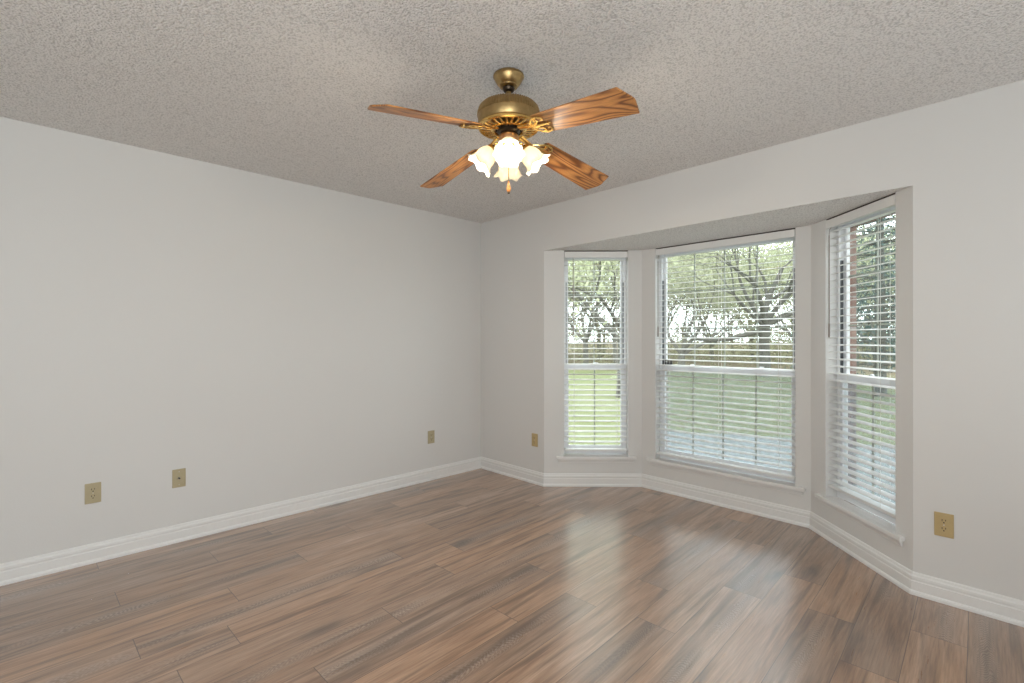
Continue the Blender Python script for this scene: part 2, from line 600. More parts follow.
# clip to the outline: drop what lies outside the walls
lines = [((0.0, 0.0), (-1, 0)), ((RX, 0.0), (1, 0)), ((0.0, RY), (0, -1)), ((0, 0.602), (0, 1))]
for co, no in lines:
    bmesh.ops.bisect_plane(bm, geom=bm.verts[:] + bm.edges[:] + bm.faces[:], plane_co=(co[0] + no[0] * 0.012, co[1] + no[1] * 0.012, 0), plane_no=(no[0], no[1], 0), clear_outer=True)
for co, no in (((0.845, 0.02), (0, 1)), ((0.845, 0.0), (-0.707, 0.707)), ((3.336, 0.0), (0.707, 0.707))):
    bmesh.ops.bisect_plane(bm, geom=bm.verts[:] + bm.edges[:] + bm.faces[:], plane_co=(co[0] + no[0] * 0.012, co[1] + no[1] * 0.012, 0), plane_no=(no[0], no[1], 0))
kill = []
for f in bm.faces:
    c = f.calc_center_median()
    inside = c.y < 0.034 or ((c.x - 0.845) * -0.707 + c.y * 0.707 < 0.0125 and (c.x - 3.336) * 0.707 + c.y * 0.707 < 0.0125)
    if not inside:
        kill.append(f)
bmesh.ops.delete(bm, geom=kill, context='FACES')
bm.to_mesh(me)
bm.free()
me.materials.append(M['floor'])
floor = bpy.data.objects.new('floor', me)
COL.objects.link(floor)
structure(floor, 'brown wood-look plank floor running toward the window bay', 'floor')

# ceilings
mb = MB()
mb.prism([(-0.2, RY - 0.2), (RX + 0.2, RY - 0.2), (RX + 0.2, 0.12), (-0.2, 0.12)], H, H + 0.15)
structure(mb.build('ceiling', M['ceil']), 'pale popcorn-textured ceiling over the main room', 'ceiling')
mb = MB()
mb.prism([(p.x, p.y) for p in (P[1] + Vector((-0.02, 0.0)), P[4] + Vector((0.02, 0.0)), PB1[4], PB1[3], PB1[2], PB1[1])], SOF, SOF + 0.12)
mb.v = [(x, y - 0.0 if y > 0.001 else 0.001, z) for x, y, z in mb.v]
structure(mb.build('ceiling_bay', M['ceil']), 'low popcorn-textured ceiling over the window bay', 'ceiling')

# long walls
mb = MB()
mb.prism([(-0.12, RY - 0.12), (0, RY - 0.12), (0, 0.12), (-0.12, 0.12)], 0, H)
structure(mb.build('wall_left', M['wall']), 'long blank off-white wall with three outlet plates', 'wall')

mb = MB()
mb.prism([(0, 0), (P[1].x, 0), (PO[1].x, PO[1].y), (0, 0.12)], 0, H)                    # left of the bay
mb.prism([(P[4].x, 0), (RX + 0.12, 0), (RX + 0.12, 0.12), (PO[4].x, PO[4].y)], 0, H)    # right of the bay
mb.prism([(P[1].x, 0), (P[4].x, 0), (PO[4].x, PO[4].y), (PO[1].x, PO[1].y)], SOF + 0.121, H)
mb.prism([(P[1].x, 0), (P[4].x, 0), (P[4].x, 0.0009), (P[1].x, 0.0009)], SOF, SOF + 0.121)
structure(mb.build('wall_front', M['wall']), 'off-white wall that opens into the window bay', 'wall')


mb = MB()
mb.prism([(0, RY - 0.12), (RX + 0.12, RY - 0.12), (RX + 0.12, RY), (0, RY)], 0, H)
structure(mb.build('wall_back', M['wall']), 'off-white rear wall', 'wall')
mb = MB()
mb.prism([(RX, RY), (RX + 0.12, RY), (RX + 0.12, 0), (RX, 0)], 0, H)
structure(mb.build('wall_right', M['wall']), 'off-white side wall', 'wall')

# the three walls of the bay, each with a window opening, and the brick outside them
for side, (i, s0, s1) in bay.items():
    F = Frame(i)
    L = F.L

    def run(mb, n0, n1, in0, in1, out0, out1, z0, z1, a=0.0, b=0.0, head=HEAD, sill=SILL - 0.03):
        l = [in0, F.p2(s0 - a, n0), F.p2(s0 - a, n1), out0]
        r = [F.p2(s1 + b, n0), in1, out1, F.p2(s1 + b, n1)]
        m_ = [F.p2(s0 - a, n0), F.p2(s1 + b, n0), F.p2(s1 + b, n1), F.p2(s0 - a, n1)]
        mb.prism(l, z0, z1)
        mb.prism(r, z0, z1)
        mb.prism(m_, z0, sill)
        if head < z1:
            mb.prism(m_, head, z1)

    mb = MB()
    tp = lambda q: (q.x, q.y)
    run(mb, 0, TW, tp(P[i]), tp(P[i + 1]), tp(PO[i]), tp(PO[i + 1]), 0, SOF, 0, 0)
    structure(mb.build('wall_bay_' + side, M['wall']), 'off-white %s wall of the window bay' % side, 'wall')

    mb = MB()
    run(mb, TB0, TB1, tp(PB0[i]), tp(PB0[i + 1]), tp(PB1[i]), tp(PB1[i + 1]), -0.35, SOF - 0.001, -0.012, -0.012, HEAD - 0.05, SILL - 0.06)
    o = structure(mb.build('exterior_wall_' + side, M['brick']), 'red brick outer face around the %s window' % side, 'brick wall')
    uvl = o.data.uv_layers.new(name='brick')
    for pl in o.data.polygons:
        for li, vi in zip(pl.loop_indices, pl.vertices):
            co = o.data.vertices[vi].co
            d = Vector((co.x, co.y)) - F.A
            s_, n_ = d.dot(F.t), d.dot(F.nrm)
            uvl.data[li].uv = (s_ + 0.05, n_) if abs(pl.normal.z) > 0.7 else (s_ + n_ + 0.05, co.z)

# brick skin of the house beside the bay
mb = MB()
mb.prism([(-0.3, 0.125), (PB0[1].x - 0.001, 0.125), (PB1[1].x - 0.001, 0.190), (-0.3, 0.190)], -0.35, 2.6)
mb.prism([(PB0[4].x + 0.001, 0.125), (RX + 0.3, 0.125), (RX + 0.3, 0.190), (PB1[4].x + 0.001, 0.190)], -0.35, 2.6)
o = structure(mb.build('exterior_wall', M['brick']), 'red brick outer wall of the house either side of the bay', 'brick wall')
uvl = o.data.uv_layers.new(name='brick')
for pl in o.data.polygons:
    for li, vi in zip(pl.loop_indices, pl.vertices):
        co = o.data.vertices[vi].co
        uvl.data[li].uv = (co.x + co.y, co.z)

# ------------------------------------------------------------------ baseboards (one moulded length per wall run)
PROF = [(0.0, 0.0), (0.024, 0.0), (0.0235, 0.012), (0.020, 0.019), (0.0155, 0.022), (0.0155, 0.066), (0.0125, 0.070), (0.0125, 0.076),
        (0.0145, 0.079), (0.0135, 0.090), (0.009, 0.096), (0.0075, 0.104), (0.0045, 0.108), (0.0, 0.109)]


def baseboard(name, a, b, ma, mbv, label):
    """a, b: ends on the wall line; ma, mbv: unit mitre offset per metre of depth at each end (2D)"""
    mb = MB()
    n = len(PROF)
    vs = [(a[0] + ma[0] * d, a[1] + ma[1] * d, z) for d, z in PROF] + [(b[0] + mbv[0] * d, b[1] + mbv[1] * d, z) for d, z in PROF]
    mb.add(vs, [(i, (i + 1) % n, n + (i + 1) % n, n + i) for i in range(n)] + [tuple(range(n)), tuple(range(2 * n - 1, n - 1, -1))])
    return structure(mb.build(name, M['trim'], smooth=False), label, 'baseboard')


inn = offset_pts(-1.0)
mit = [inn[k] - P[k] for k in range(6)]
mit[0] = Vector((1.0, -1.0))
mit[5] = Vector((-1.0, -1.0))
baseboard('baseboard_left', (0, RY), (0, 0), (1, 1), (1, -1), 'white moulded baseboard along the long blank wall')
baseboard('baseboard_front', P[0], P[1], mit[0], mit[1], 'short white baseboard between the corner and the bay')
baseboard('baseboard_bay_left', P[1], P[2], mit[1], mit[2], 'white baseboard under the narrow left window')
baseboard('baseboard_bay_centre', P[2], P[3], mit[2], mit[3], 'white baseboard under the wide middle window')
baseboard('baseboard_bay_right', P[3], P[4], mit[3], mit[4], 'white baseboard under the right window')
baseboard('baseboard_front_right', P[4], P[5], mit[4], mit[5], 'white baseboard right of the bay')
baseboard('baseboard_right', (RX, 0), (RX, RY), (-1, -1), (-1, 1), 'white baseboard on the side wall')

# ------------------------------------------------------------------ windows
MEET = 1.03


def make_window(num, side, cols, locks, where):
    i, s0, s1 = bay[side]
    F = Frame(i)
    root = empty('window_%d' % num, F(0.5 * (s0 + s1), 0, 0))
    structure(root, 'white double-hung window with grilles, %s' % where, 'window')
    inv = Matrix.Translation(Vector(root.location)).inverted()

    def T(s, n, z):
        x, y, z = F(s, n, z)
        return (x - root.location.x, y - root.location.y, z - root.location.z)

    z0, z1 = SILL, HEAD
    # main frame
    mb = MB()
    bw = 0.022
    for a, b in ((s0 + 0.001, s0 + bw), (s1 - bw, s1 - 0.001)):
        mb.box((a, 0.072, z0), (b, 0.128, z1 - 0.001), T)
    mb.box((s0 + bw, 0.072, z1 - 0.035), (s1 - bw, 0.128, z1 - 0.001), T)
    mb.box((s0 + bw, 0.072, z0), (s1 - bw, 0.128, z0 + 0.035), T)
    mb.build('window_frame', M['vinyl'], root, bevel=0.002)
    # dark brown head board in the gap over the blind
    mb = MB()
    mb.box((s0 + 0.002, 0.002, z1 - 0.003), (s1 - 0.002, 0.071, z1 - 0.0004), T)
    mb.build('head_board', M['head_brown'], root)
    # empty sash track above the lower sash
    for a, b in ((s0 + bw, s0 + bw + 0.006), (s1 - bw - 0.006, s1 - bw)):
        mb = MB()
        mb.box((a, 0.080, MEET + 0.03), (b, 0.096, z1 - 0.27), T)
        mb.build('sash_track', M['track'], root)

    def sash(name, n0, n1, za, zb, st, rb, rt, rows):
        a, b = s0 + bw + 0.001, s1 - bw - 0.001
        mb = MB()
        mb.box((a, n0, za), (a + st, n1, zb), T)
        mb.box((b - st, n0, za), (b, n1, zb), T)
        mb.box((a + st, n0, za), (b - st, n1, za + rb), T)
        mb.box((a + st, n0, zb - rt), (b - st, n1, zb), T)
        o = mb.build(name, M['vinyl'], root, bevel=0.0015)
        nm = 0.5 * (n0 + n1)
        g = MB()
        g.box((a + st, nm - 0.002, za + rb), (b - st, nm + 0.002, zb - rt), T)
        g.build('pane', M['glass'], o)
        m = MB()
        la, lb, lz0, lz1 = a + st, b - st, za + rb, zb - rt
        for c in range(1, cols):
            x = la + (lb - la) * c / cols
            m.box((x - 0.005, nm + 0.003, lz0), (x + 0.005, nm + 0.009, lz1), T)
        for r in range(1, rows):
            z = lz0 + (lz1 - lz0) * r / rows
            m.box((la, nm + 0.003, z - 0.005), (lb, nm + 0.009, z + 0.005), T)
        m.build('grille', M['grille'], o)
        return o

    sash('upper_sash', 0.104, 0.126, MEET - 0.012, z1 - 0.036, 0.022, 0.036, 0.026, 3)
    lo = sash('lower_sash', 0.078, 0.101, z0 + 0.036, MEET + 0.022, 0.023, 0.040, 0.036, 1)
    for fr in locks:
        s = s0 + (s1 - s0) * fr
        m = MB()
        m.box((s - 0.028, 0.080, MEET + 0.022), (s + 0.028, 0.098, MEET + 0.030), T)
        m.lathe([(0.0, 0.03), (0.009, 0.03), (0.011, 0.04), (0.006, 0.044), (0.0, 0.044)], 16, lambda p: Vector(T(s + p.x, 0.089 + p.y, MEET + p.z)))
        m.tube([T(s, 0.089, MEET + 0.041), T(s + 0.02, 0.078, MEET + 0.041), T(s + 0.03, 0.070, MEET + 0.039)], [0.004, 0.0038, 0.003], 8)
        m.build('sash_lock', M['vinyl'], lo, smooth=True)
    if num > 1:
        m = MB()
        m.box((s0 + bw, 0.1275, z0 + 0.035), (s1 - bw, 0.1285, MEET), T)
        m.build('insect_screen', M['screen'], root)
    # sill board with horns and the moulding under it
    m = MB()
    h0, h1 = s0 - 0.068, s1 + 0.066
    z = SILL
    m.prism([F.p2(h0, -0.001), F.p2(h0, -0.031), F.p2(h1, -0.031), F.p2(h1, -0.001)], z - 0.024, z)
    m.prism([F.p2(s0 + 0.001, -0.001), F.p2(s1 - 0.001, -0.001), F.p2(s1 - 0.001, 0.0715), F.p2(s0 + 0.001, 0.0715)], z - 0.024, z)
    m.v = [(x - root.location.x, y - root.location.y, q) for x, y, q in m.v]
    o = m.build('window_sill', M['trim'], root, bevel=0.004)
    m = MB()
    a0, a1 = h0 + 0.018, h1 - 0.018
    pr = [(-0.0005, -0.0245), (-0.021, -0.0245), (-0.021, -0.030), (-0.016, -0.036), (-0.014, -0.046), (-0.010, -0.050), (-0.010, -0.055), (-0.0005, -0.058)]
    n = len(pr)
    m.add([T(a0, q, z + e) for q, e in pr] + [T(a1, q, z + e) for q, e in pr], [(k, (k + 1) % n, n + (k + 1) % n, n + k) for k in range(n)] + [tuple(range(n)), tuple(range(2 * n - 1, n - 1, -1))])
    m.build('apron', M['trim'], root)
    return root


make_window(1, 'left', 2, (0.5,), 'narrow one nearest the room corner')
make_window(2, 'centre', 4, (0.26, 0.76), 'wide one in the middle of the bay')
make_window(3, 'right', 2, (0.5,), 'narrow one with brick seen beside its glass')

# small black sensor on the middle window, just above the meeting rail
F = Frame(2)
SS, SN, SZ = 0.166, 0.1035, 1.055
root = empty('window_sensor', F(SS, SN, SZ))
TT = lambda s, n, z: tuple(Vector(F(SS + s, SN + n, SZ + z)) - root.location)
s_ = MB()
s_.box((0, -0.012, 0), (0.066, 0, 0.030), TT)
s_.build('body', M['black'], root, bevel=0.002)
s_ = MB()
s_.box((0, -0.010, 0.034), (0.066, 0, 0.050), TT)
s_.build('magnet', M['black'], root, bevel=0.002)
tag(root, 'small black two-piece sensor above the meeting rail of the wide middle window', 'window sensor')

# ------------------------------------------------------------------ blinds
PITCH = 0.0455


def make_blind(side, label, ladders, wand_s, wand_z, rail_z):
    i, s0, s1 = bay[side]
    F = Frame(i)
    c = 0.5 * (s0 + s1)
    root = empty('window_blind', F(c, 0.03, rail_z))
    tag(root, label, 'window blind', 'two-inch slatted blinds of the window bay')
    a, b = s0 + 0.004, s1 - 0.004

    def T(s, n, z):
        return tuple(Vector(F(s, n, z)) - root.location)

    m = MB()
    m.box((a + 0.002, 0.016, 2.004), (b - 0.002, 0.062, HEAD - 0.006), T)
    m.build('headrail', M['slat'], root)
    m = MB()
    m.box((a, -0.003, 1.992), (b, 0.006, HEAD - 0.0095), T)
    m.box((a, 0.006, 1.992), (a + 0.008, 0.013, HEAD - 0.0095), T)
    m.box((b - 0.008, 0.006, 1.992), (b, 0.013, HEAD - 0.0095), T)
    m.build('valance', M['slat'], root, bevel=0.0015)
    # slats: shallow crowned boards, open
    m = MB()
    z = 1.972
    zs = []
    while z > rail_z + 0.035:
        zs.append(z)
        z -= PITCH
    tilt = math.radians(6.5)
    for z in zs:
        for s_a, s_b in ((a + 0.003, b - 0.003),):
            top, bot = [], []
            for q in range(6):
                n = -0.025 + 0.05 * q / 5
                cr = 0.0026 * (1 - (n / 0.025) ** 2)
                top.append((0.036 + n * math.cos(tilt), z + n * math.sin(tilt) + cr + 0.0013))
                bot.append((0.036 + n * math.cos(tilt), z + n * math.sin(tilt) + cr - 0.0013))
            ring = top + bot[::-1]
            k = len(ring)
            m.add([T(s_a, n, zz) for n, zz in ring] + [T(s_b, n, zz) for n, zz in ring],
                  [(j, (j + 1) % k, k + (j + 1) % k, k + j) for j in range(k)] + [tuple(range(k - 1, -1, -1)), tuple(range(k, 2 * k))])
    m.build('slats', M['slat'], root)
    m = MB()
    m.box((a + 0.003, 0.011, rail_z), (b - 0.003, 0.061, rail_z + 0.018), T)
    m.build('bottom_rail', M['slat'], root, bevel=0.003)
    for fr in ladders:
        s = a + (b - a) * fr
        m = MB()
        for n in (0.0095, 0.0625):
            m.tube([T(s, n, rail_z + 0.015), T(s, n, 2.005)], 0.0011, 6)
        for z in zs:
            m.tube([T(s, 0.0095, z - 0.006), T(s, 0.0625, z + 0.002)], 0.0007, 4)
        o = m.build('ladder_cord', M['cord'], root)
        m = MB()
        m.lathe([(0.0, -0.006), (0.006, -0.005), (0.007, -0.001), (0.0, -0.0005)], 12, lambda p: Vector(T(s + p.x, 0.036 + p.y, rail_z + p.z)))
        m.build('cord_button', M['cord'], root, smooth=True)
    m = MB()
    m.tube([T(wand_s, 0.003, 1.990), T(wand_s, -0.008, 1.975), T(wand_s, -0.009, 1.94)], 0.0022, 8)
    m.tube([T(wand_s, -0.009, 1.942), T(wand_s, -0.009, wand_z + 0.09)], 0.0036, 6)
    m.tube([T(wand_s, -0.009, wand_z + 0.092), T(wand_s, -0.009, wand_z + 0.085), T(wand_s, -0.009, wand_z + 0.01), T(wand_s, -0.009, wand_z)], [0.0038, 0.0056, 0.0056, 0.0035], 10)
    m.build('tilt_wand', M['wand'], root, smooth=True)
    return root


make_blind('left', 'white slatted blind on the narrow window nearest the room corner', (0.16, 0.84), 0.252, 1.31, 0.300)
make_blind('centre', 'wide white slatted blind on the middle window of the bay', (0.09, 0.5, 0.9), 0.158, 1.30, 0.300)
make_blind('right', 'white slatted blind in front of the window with brick beside it', (0.2, 0.8), 0.205, 1.29, 0.328)

# ------------------------------------------------------------------ wall plates


def plate(name, loc, rz, mat, label, cat, kind):
    """built facing local -Y; loc on the wall face"""
    root = empty(name, loc, rz)
    m = MB()
    w_, h_ = 0.036, 0.058
    m.box((-w_, -0.006, -h_), (w_, -0.0002, h_))
    m.build('cover_plate', mat, root, bevel=0.0035)
    if kind == 'duplex':
        for zc in (0.0195, -0.0195):
            m = MB()
            prof = []
            for k in range(24):
                a = 2 * PI * k / 24
                x, z = 0.0172 * math.cos(a), 0.0172 * math.sin(a)
                prof.append((x, max(-0.0142, min(0.0142, z))))
            n = len(prof)
            m.add([(x, -0.0055, z + zc) for x, z in prof] + [(x, -0.0082, z + zc) for x, z in prof],
                  [tuple(range(n)), tuple(range(2 * n - 1, n - 1, -1))] + [(k, (k + 1) % n, n + (k + 1) % n, n + k) for k in range(n)])
            o = m.build('socket', mat, root)
            m = MB()
            m.box((-0.0078, -0.0086, zc - 0.001), (-0.0052, -0.0080, zc + 0.0085))
            m.box((0.0052, -0.0086, zc + 0.0005), (0.0078, -0.0080, zc + 0.0085))
            m.tube([(0, -0.0080, zc - 0.0075), (0, -0.0086, zc - 0.0075)], 0.003, 12)
            m.build('socket_slots', M['slot'], o)
        m = MB()
        m.tube([(0, -0.0055, 0), (0, -0.0072, 0)], [0.0034, 0.0028], 14)
        m.build('screw', M['steel'], root)
    else:
        m = MB()
        m.tube([(0, -0.0055, 0.0), (0, -0.008, 0.0)], 0.0085, 6)
        m.build('hex_nut', M['steel'], root)
        m = MB()
        m.tube([(0, -0.0078, 0.0), (0, -0.016, 0.0)], 0.0048, 16)
        m.build('coax_jack', M['slot'], root)
        for z in (0.041, -0.041):
            m = MB()
            m.tube([(0, -0.0055, z), (0, -0.0072, z)], [0.0034, 0.0028], 14)
            m.build('screw', M['steel'], root)
    tag(root, label, cat)
    return root


plate('wall_outlet', (0, -2.931, 0.397), PI / 2, M['almond'], 'almond duplex outlet plate on the long wall, beside the cable plate', 'outlet', 'duplex')
plate('wall_cable_plate', (0, -2.519, 0.400), PI / 2, M['almond'], 'almond cable plate with one dark jack in its centre', 'cable plate', 'coax')
plate('wall_outlet', (0, -0.600, 0.389), PI / 2, M['almond'], 'small almond outlet plate on the long wall near the room corner', 'outlet', 'duplex')
plate('wall_outlet', (0.736, 0, 0.384), 0, M['ivory'], 'tan outlet plate on the short wall between corner and bay', 'outlet', 'duplex')
plate('wall_outlet', (3.4526, 0, 0.376), 0, M['ivory'], 'tan outlet plate on the wall at the right of the bay', 'outlet', 'duplex')

# ------------------------------------------------------------------ ceiling fan
FX, FY = 2.133, -1.672
fan = empty('ceiling_fan', (FX, FY, H))
tag(fan, 'antique brass ceiling fan with four oak blades and a cluster of lit tulip lamps', 'ceiling fan')
fz = lambda z: z - H + (0.019 if z < 2.31 else 0.0)     # world height to fan height

m = MB()
m.lathe([(0.0, fz(2.4395)), (0.066, fz(2.4395)), (0.068, fz(2.436)), (0.068, fz(2.431)), (0.064, fz(2.428)), (0.061, fz(2.419)), (0.054, fz(2.407)), (0.046, fz(2.398)), (0.041, fz(2.394)),
         (0.040, fz(2.389)), (0.036, fz(2.386)), (0.026, fz(2.385)), (0.0, fz(2.385))], 40)
m.build('canopy', M['brass'], fan, smooth=True)
m = MB()
m.lathe([(0.0, fz(2.39)), (0.022, fz(2.39)), (0.027, fz(2.381)), (0.023, fz(2.371)), (0.014, fz(2.366)), (0.0, fz(2.366))], 28)
m.build('hanger_ball', M['bronze'], fan, smooth=True)
m = MB()
m.lathe([(0.0, fz(2.375)), (0.0115, fz(2.375)), (0.0115, fz(2.3092)), (0.020, fz(2.300)), (0.022, fz(2.285)), (0.0, fz(2.285))], 24)
m.build('downrod', M['brass'], fan, smooth=True)
m = MB()
m.lathe([(0.0, fz(2.294)), (0.05, fz(2.2925)), (0.095, fz(2.289)), (0.117, fz(2.282)), (0.129, fz(2.271)), (0.1342, fz(2.256)), (0.135, fz(2.240)), (0.135, fz(2.205)), (0.133, fz(2.202)), (0.133, fz(2.198)),
         (0.128, fz(2.196)), (0.120, fz(2.198)), (0.118, fz(2.206)), (0.04, fz(2.206)), (0.0, fz(2.206))], 56)
housing = m.build('motor_housing', M['brass'], fan, smooth=True)
# reeded band round the top of the drum
m = MB()
for k in range(72):
    a = 2 * PI * k / 72
    pts = [(r * math.cos(a), r * math.sin(a), fz(z)) for r, z in ((0.1185, 2.2805), (0.1290, 2.2700), (0.1345, 2.2550), (0.1352, 2.240))]
    m.tube(pts, 0.0034, 6)
m.build('reeded_band', M['brass'], housing, smooth=True)
# cast openwork ring under the motor
m = MB()
m.lathe([(0.129, fz(2.198)), (0.134, fz(2.194)), (0.134, fz(2.186)), (0.128, fz(2.182)), (0.119, fz(2.183)), (0.117, fz(2.190))], 56, closed=True)
m.lathe([(0.074, fz(2.188)), (0.080, fz(2.184)), (0.080, fz(2.178)), (0.073, fz(2.175)), (0.064, fz(2.177)), (0.064, fz(2.184))], 48, closed=True)
for k in range(26):
    a = 2 * PI * (k + 0.5) / 26
    c_, s_ = math.cos(a), math.sin(a)
    m.tube([(r * c_, r * s_, fz(z)) for r, z in ((0.077, 2.1805), (0.10, 2.1815), (0.122, 2.1875))], [0.0042, 0.005, 0.0062], 8, flat=(1, 0.6))
m.build('openwork_ring', M['bright_brass'], fan, smooth=True)
m = MB()
m.lathe([(0.0, fz(2.2055)), (0.118, fz(2.2055)), (0.118, fz(2.203)), (0.070, fz(2.194)), (0.0, fz(2.194))], 48)
m.build('motor_core', M['copper'], fan, smooth=True)
m = MB()
m.lathe([(0.0, fz(2.194)), (0.054, fz(2.194)), (0.056, fz(2.188)), (0.050, fz(2.178)), (0.052, fz(2.173)), (0.046, fz(2.164)), (0.036, fz(2.160)), (0.0, fz(2.160))], 32)
for k in range(8):
    a = 2 * PI * k / 8
    m.tube([(0.052 * math.cos(a), 0.052 * math.sin(a), fz(2.190)), (0.054 * math.cos(a), 0.054 * math.sin(a), fz(2.172))], 0.005, 8)
m.build('flywheel_hub', M['bronze'], fan, smooth=True)
m = MB()
m.lathe([(0.0, fz(2.161)), (0.036, fz(2.161)), (0.044, fz(2.153)), (0.045, fz(2.130)), (0.042, fz(2.118)), (0.042, fz(2.098)), (0.038, fz(2.090)), (0.028, fz(2.082)), (0.016, fz(2.076)), (0.010, fz(2.070)), (0.006, fz(2.060)), (0.0, fz(2.058))], 36)
m.build('switch_housing', M['copper'], fan, smooth=True)

# blades with their scrolled irons
ZB, DROOP, PITCHB, BW = 2.1927, math.radians(8.4), math.radians(-14.2), 0.150
TH0 = math.radians(87.6)


def blade_mesh():
    out = []
    R0, R1 = 0.185, 0.654
    w0, w1 = 0.0585, BW / 2
    ch = 0.026
    # outline in (r, s): narrow root, wide tip cut to a shallow point
    out = [(R0, -w0 + 0.012), (R0 + 0.012, -w0), (R1 - ch, -w1), (R1 - ch * 0.16, -0.017), (R1 - ch * 0.02, 0.0), (R1 - ch * 0.16, 0.017), (R1 - ch, w1), (R0 + 0.012, w0), (R0, w0 - 0.012)]
    m = MB()
    n = len(out)
    t = 0.003
    m.add([(r, s, -t) for r, s in out] + [(r, s, t) for r, s in out], [tuple(range(n - 1, -1, -1)), tuple(range(n, 2 * n))] + [(i, (i + 1) % n, n + (i + 1) % n, n + i) for i in range(n)])
    return m


bm_ = blade_mesh()
blade0 = bm_.build('blade', M['oak'], fan, bevel=0.0012)
uvl = blade0.data.uv_layers.new(name='grain')
for pl in blade0.data.polygons:
    for li, vi in zip(pl.loop_indices, pl.vertices):
        co = blade0.data.vertices[vi].co
        uvl.data[li].uv = (co.x, co.y)
# iron: tang from the motor, a lyre of scrolls under the blade root
m = MB()
zf = -0.0075
m.tube([(0.070, 0, 0.004), (0.100, 0, 0.000), (0.135, 0, -0.006), (0.165, 0, zf)], [0.016, 0.013, 0.011, 0.010], 10, flat=(1, 0.32))
for sg in (1, -1):
    m.tube([(0.140, 0.003 * sg, -0.006), (0.160, 0.020 * sg, zf), (0.180, 0.040 * sg, zf), (0.203, 0.050 * sg, zf), (0.226, 0.047 * sg, zf), (0.240, 0.036 * sg, zf), (0.236, 0.026 * sg, zf), (0.224, 0.026 * sg, zf)],
           [0.006, 0.0056, 0.0054, 0.0052, 0.005, 0.0046, 0.004, 0.003], 8, flat=(1, 0.6))
    m.tube([(0.160, 0.0, zf), (0.186, 0.013 * sg, zf), (0.206, 0.026 * sg, zf), (0.204, 0.040 * sg, zf), (0.190, 0.040 * sg, zf)], [0.0052, 0.005, 0.0046, 0.004, 0.003], 8, flat=(1, 0.6))
    m.tube([(0.200, 0.036 * sg, zf + 0.0045), (0.200, 0.036 * sg, zf - 0.004)], 0.006, 12)
m.tube([(0.165, 0, zf), (0.21, 0, zf), (0.262, 0, zf)], [0.008, 0.006, 0.003], 8, flat=(1, 0.6))
m.tube([(0.245, 0, zf + 0.0045), (0.245, 0, zf - 0.004)], 0.006, 12)
iron0 = m.build('blade_iron', M['bright_brass'], blade0, smooth=True)


def blade_matrix(k):
    a = TH0 + k * PI / 2
    return (Matrix.Translation((0, 0, ZB - H)) @ Matrix.Rotation(a, 4, 'Z') @ Matrix.Rotation(DROOP, 4, 'Y') @ Matrix.Rotation(PITCHB, 4, 'X'))


blade0.matrix_local = blade_matrix(0)
for k in range(1, 4):
    b_ = blade0.copy()
    COL.objects.link(b_)
    b_.parent = fan
    b_.matrix_local = blade_matrix(k)
    i_ = iron0.copy()
    COL.objects.link(i_)
    i_.parent = b_

# four tulip lamps
A0 = math.radians(-43.9)
TILT = math.radians(50)         # shade axis, below horizontal


def shade_mesh():
    """ruffled tulip along +X from its neck at the origin"""
    m = MB()
    prof = [(0.000, 0.022), (0.006, 0.028), (0.016, 0.035), (0.030, 0.0415), (0.043, 0.044), (0.056, 0.0435), (0.068, 0.0445), (0.079, 0.050), (0.087, 0.058), (0.091, 0.064)]
    seg = 72

    def ring(x, r, amt, d):
        o = []
        for k in range(seg):
            a = 2 * PI * k / seg
            rr = (r + d) * (1 + amt * 0.065 * math.cos(6 * a)) + amt * 0.004 * math.cos(12 * a)
            xx = x + amt * 0.0075 * math.cos(6 * a + 0.6)
            o.append((xx, rr * math.cos(a), rr * math.sin(a)))
        return o

    rings = []
    for x, r in prof:
        rings.append(ring(x, r, max(0, (x - 0.03) / 0.07) ** 1.3, 0))
    for x, r in prof[::-1]:
        rings.append(ring(x, r, max(0, (x - 0.03) / 0.07) ** 1.3, -0.0025))
    vs = [p for r in rings for p in r]
    fs = []
    for i in range(len(rings)):
        j = (i + 1) % len(rings)
        for k in range(seg):
            fs.append((i * seg + k, i * seg + (k + 1) % seg, j * seg + (k + 1) % seg, j * seg + k))
    m.add(vs, fs)
    return m


def lamp_matrix(k):
    a = A0 + k * PI / 2
    return Matrix.Rotation(a, 4, 'Z')


NECK = Vector((0.072, 0, fz(2.096)))
AX = Vector((math.cos(TILT), 0, -math.sin(TILT)))
SH = Matrix.Translation(NECK) @ Matrix.Rotation(TILT, 4, 'Y')
m = MB()
pts = [(0.036, 0, fz(2.112)), (0.050, 0, fz(2.122)), (0.062, 0, fz(2.118)), tuple(NECK - AX * 0.018 + Vector((-0.003, 0, 0.004))), tuple(NECK - AX * 0.004)]
m.tube(pts, [0.0065, 0.006, 0.006, 0.006, 0.007], 10)
arm0 = m.build('lamp_arm', M['bright_brass'], fan, smooth=True)
m = MB()
m.lathe([(0.0, -0.016), (0.012, -0.016), (0.020, -0.012), (0.025, -0.004), (0.0265, 0.007), (0.0245, 0.008), (0.0, 0.008)], 28,
        lambda p: SH @ Vector((p.z, p.x, p.y)))
fit0 = m.build('lamp_holder', M['bright_brass'], arm0, smooth=True)
m = shade_mesh()
m.v = [tuple(SH @ Vector(p)) for p in m.v]
shade0 = m.build('lamp_shade', M['shade'], fan, smooth=True)
m = MB()
m.lathe([(0.0, 0.009), (0.013, 0.009), (0.013, 0.026), (0.016, 0.034), (0.022, 0.048), (0.0235, 0.058), (0.021, 0.068), (0.013, 0.077), (0.0, 0.080)], 24, lambda p: SH @ Vector((p.z, p.x, p.y)))
bulb0 = m.build('light_bulb', M['bulb'], shade0, smooth=True)
